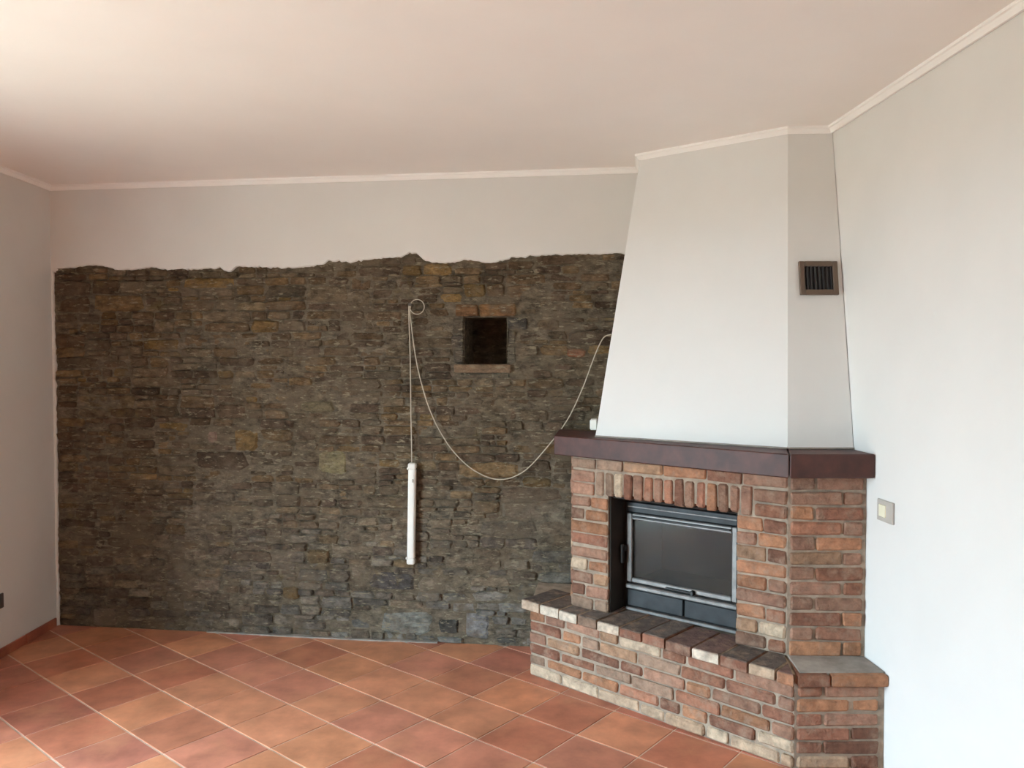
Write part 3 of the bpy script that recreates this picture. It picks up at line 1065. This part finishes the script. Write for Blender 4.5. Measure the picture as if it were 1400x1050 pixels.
# ------------------------------------------------------------------ vent grille in the short side of the hood
tilt = math.atan((3.468 - 3.233) / (HT - HZ0))
zc = 1.903
yc = 3.2335 + (zc - HZ0) * math.tan(tilt) - 0.004
vent = empty('vent_grille', (1.294, yc, zc))
vent.rotation_euler = (-tilt, 0, 0)
tag(vent, 'small brown vent grille with dark upright slats in the white hood', 'vent')
W_, H_, FW = 0.162, 0.145, 0.022
bm = bmesh.new()
T_ = Matrix.Translation
add_box(bm, T_((-(W_ - FW) / 2, -0.006, 0)), (FW, 0.014, H_), 0.002)
add_box(bm, T_(((W_ - FW) / 2, -0.006, 0)), (FW, 0.014, H_), 0.002)
add_box(bm, T_((0, -0.006, (H_ - FW) / 2)), (W_ - 2 * FW, 0.014, FW), 0.002)
add_box(bm, T_((0, -0.006, -(H_ - FW) / 2)), (W_ - 2 * FW, 0.014, FW), 0.002)
bm_obj('frame', bm, M_vent, vent)
bm = bmesh.new()
add_box(bm, T_((0, 0.000, 0)), (W_ - 2 * FW, 0.004, H_ - 2 * FW))
bm_obj('backing', bm, M_black, vent)
for k in range(7):
    bm = bmesh.new()
    x = (k - 3) * (W_ - 2 * FW) / 7.0
    add_box(bm, T_((x, -0.006, 0)) @ Matrix.Rotation(math.radians(28), 4, 'Z'), (0.0035, 0.012, H_ - 2 * FW + 0.002), 0.0008)
    bm_obj('slat', bm, M_ventdark, vent)

# ------------------------------------------------------------------ light switch on the right wall
yc, zc = 2.969, 0.986
ra = math.atan2(-0.0468, 1)
sw = empty('light_switch', (right_x(yc) - 0.0005, yc, zc))
sw.rotation_euler = (0, 0, 0.0468)
tag(sw, 'square beige light switch with cream rocker on the white wall beside the fireplace', 'light switch')
bm = bmesh.new()
add_box(bm, T_((-0.005, 0, 0)), (0.010, 0.112, 0.082), 0.003, 0, 2)
bm_obj('plate', bm, M_plate, sw)
bm = bmesh.new()
add_box(bm, T_((-0.0115, 0.012, 0)), (0.007, 0.046, 0.046), 0.002)
bm_obj('rocker', bm, M_cream, sw)

# ------------------------------------------------------------------ socket on the left wall
so = empty('wall_socket', (LEFT_X, 4.062, 0.30))
tag(so, 'small dark grey wall socket low on the plain wall that meets the stone wall', 'socket')
bm = bmesh.new()
add_box(bm, T_((0.005, 0, 0)), (0.010, 0.115, 0.078), 0.003)
bm_obj('plate', bm, M_grey, so)
for k in (-1, 0, 1):
    bm = bmesh.new()
    add_box(bm, T_((0.0105, k * 0.018, 0)), (0.003, 0.007, 0.007), 0.001)
    bm_obj('pin_hole', bm, M_black, so)

# ------------------------------------------------------------------ hanging tube light, nail and cable on the stone wall
tl = empty('tube_light', BW(2.157, 0.02, 0.44))
tl.rotation_euler = (0, math.radians(-1.0), math.radians(-7.31))
tl.rotation_euler = (0, math.radians(1.0), math.radians(-7.31))
tag(tl, 'white plastic tube light hanging upright by its cable on the stone wall', 'lamp')
bm = bmesh.new()
add_box(bm, T_((0, 0, 0.278)), (0.043, 0.038, 0.500), 0.012, 0, 3)
bm_obj('housing', bm, M_white, tl, smooth=False)
for z0 in (0.016, 0.541):
    bm = bmesh.new()
    add_box(bm, T_((0, 0, z0)), (0.046, 0.041, 0.034), 0.011, 0, 3)
    bm_obj('end_cap', bm, M_white, tl)
bm = bmesh.new()
add_box(bm, T_((0.008, -0.021, 0.462)), (0.008, 0.006, 0.018), 0.002)
bm_obj('switch', bm, M_plate, tl)
for z0, zz in ((0.03, 1), (0.525, -1)):
    bm = bmesh.new()
    add_box(bm, T_((-0.027, 0.004, z0)), (0.008, 0.014, 0.012), 0.002)
    bm_obj('clip', bm, M_white, tl)

nail = empty('nail', BW(2.161, -0.01, 1.862))
nail.rotation_euler = (0, 0, math.radians(-7.31))
tag(nail, 'iron nail in the stone wall that carries the pale cable', 'nail')
bm = bmesh.new()
bmesh.ops.create_cone(bm, cap_ends=True, segments=10, radius1=0.0035, radius2=0.0035, depth=0.06, matrix=Matrix.Rotation(math.radians(90), 4, 'X') @ T_((0, 0, 0.02)))
bm_obj('shank', bm, M_nail, nail)
bm = bmesh.new()
bmesh.ops.create_cone(bm, cap_ends=True, segments=12, radius1=0.009, radius2=0.009, depth=0.004, matrix=T_((0, -0.052, 0)) @ Matrix.Rotation(math.radians(90), 4, 'X'))
bm_obj('head', bm, M_nail, nail)

cable = empty('cable', BW(2.161, 0.012, 1.85))
tag(cable, 'thin pale cable looped over a nail and swagged across the stone wall', 'cable')
CW = 0.017
drop = [BW(2.156, CW + 0.004, 1.862), BW(2.150, CW + 0.006, 1.83), BW(2.155, CW, 1.6), BW(2.158, CW, 1.3), BW(2.161, CW, 1.1), BW(2.162, CW + 0.002, 1.0)]
keep(tube('drop', smooth_path(drop, 5), 0.0032, M_cable), cable)
sag = [(2.163, 1.870), (2.157, 1.82), (2.164, 1.76), (2.181, 1.61), (2.209, 1.47), (2.257, 1.31), (2.318, 1.178), (2.4, 1.058), (2.513, 0.96), (2.646, 0.915),
       (2.774, 0.957), (2.893, 1.078), (3.011, 1.236), (3.088, 1.394), (3.139, 1.531), (3.177, 1.628), (3.208, 1.682), (3.245, 1.696)]
sag = [BW(u, CW + (0.003 if k > 2 else 0.010), z) for k, (u, z) in enumerate(sag)]
keep(tube('swag', smooth_path(sag, 5), 0.0030, M_cable), cable)
lc = [BW(2.198 + 0.040 * math.cos(a), CW + 0.012, 1.850 + 0.040 * math.sin(a)) for a in [2 * math.pi * k / 28 for k in range(28)]]
keep(tube('loop', lc, 0.0026, M_cable, closed=True), cable)

# ------------------------------------------------------------------ little white junction box beside the hood
fl = Face(lo[5][:2], lo[0][:2])
jb = empty('junction_box', fl.p(fl.len - 0.10, -0.0, 1.245))
jb.rotation_euler = (0, 0, fl.ang)
tag(jb, 'tiny white junction box on the flank of the hood just above the mantel', 'junction box')
bm = bmesh.new()
add_box(bm, T_((0, -0.012, 0)), (0.07, 0.030, 0.052), 0.004, 0, 2)
bm_obj('box', bm, M_white, jb)
bm = bmesh.new()
add_box(bm, T_((0, -0.028, 0)), (0.060, 0.004, 0.042), 0.001)
bm_obj('lid', bm, M_white, jb)
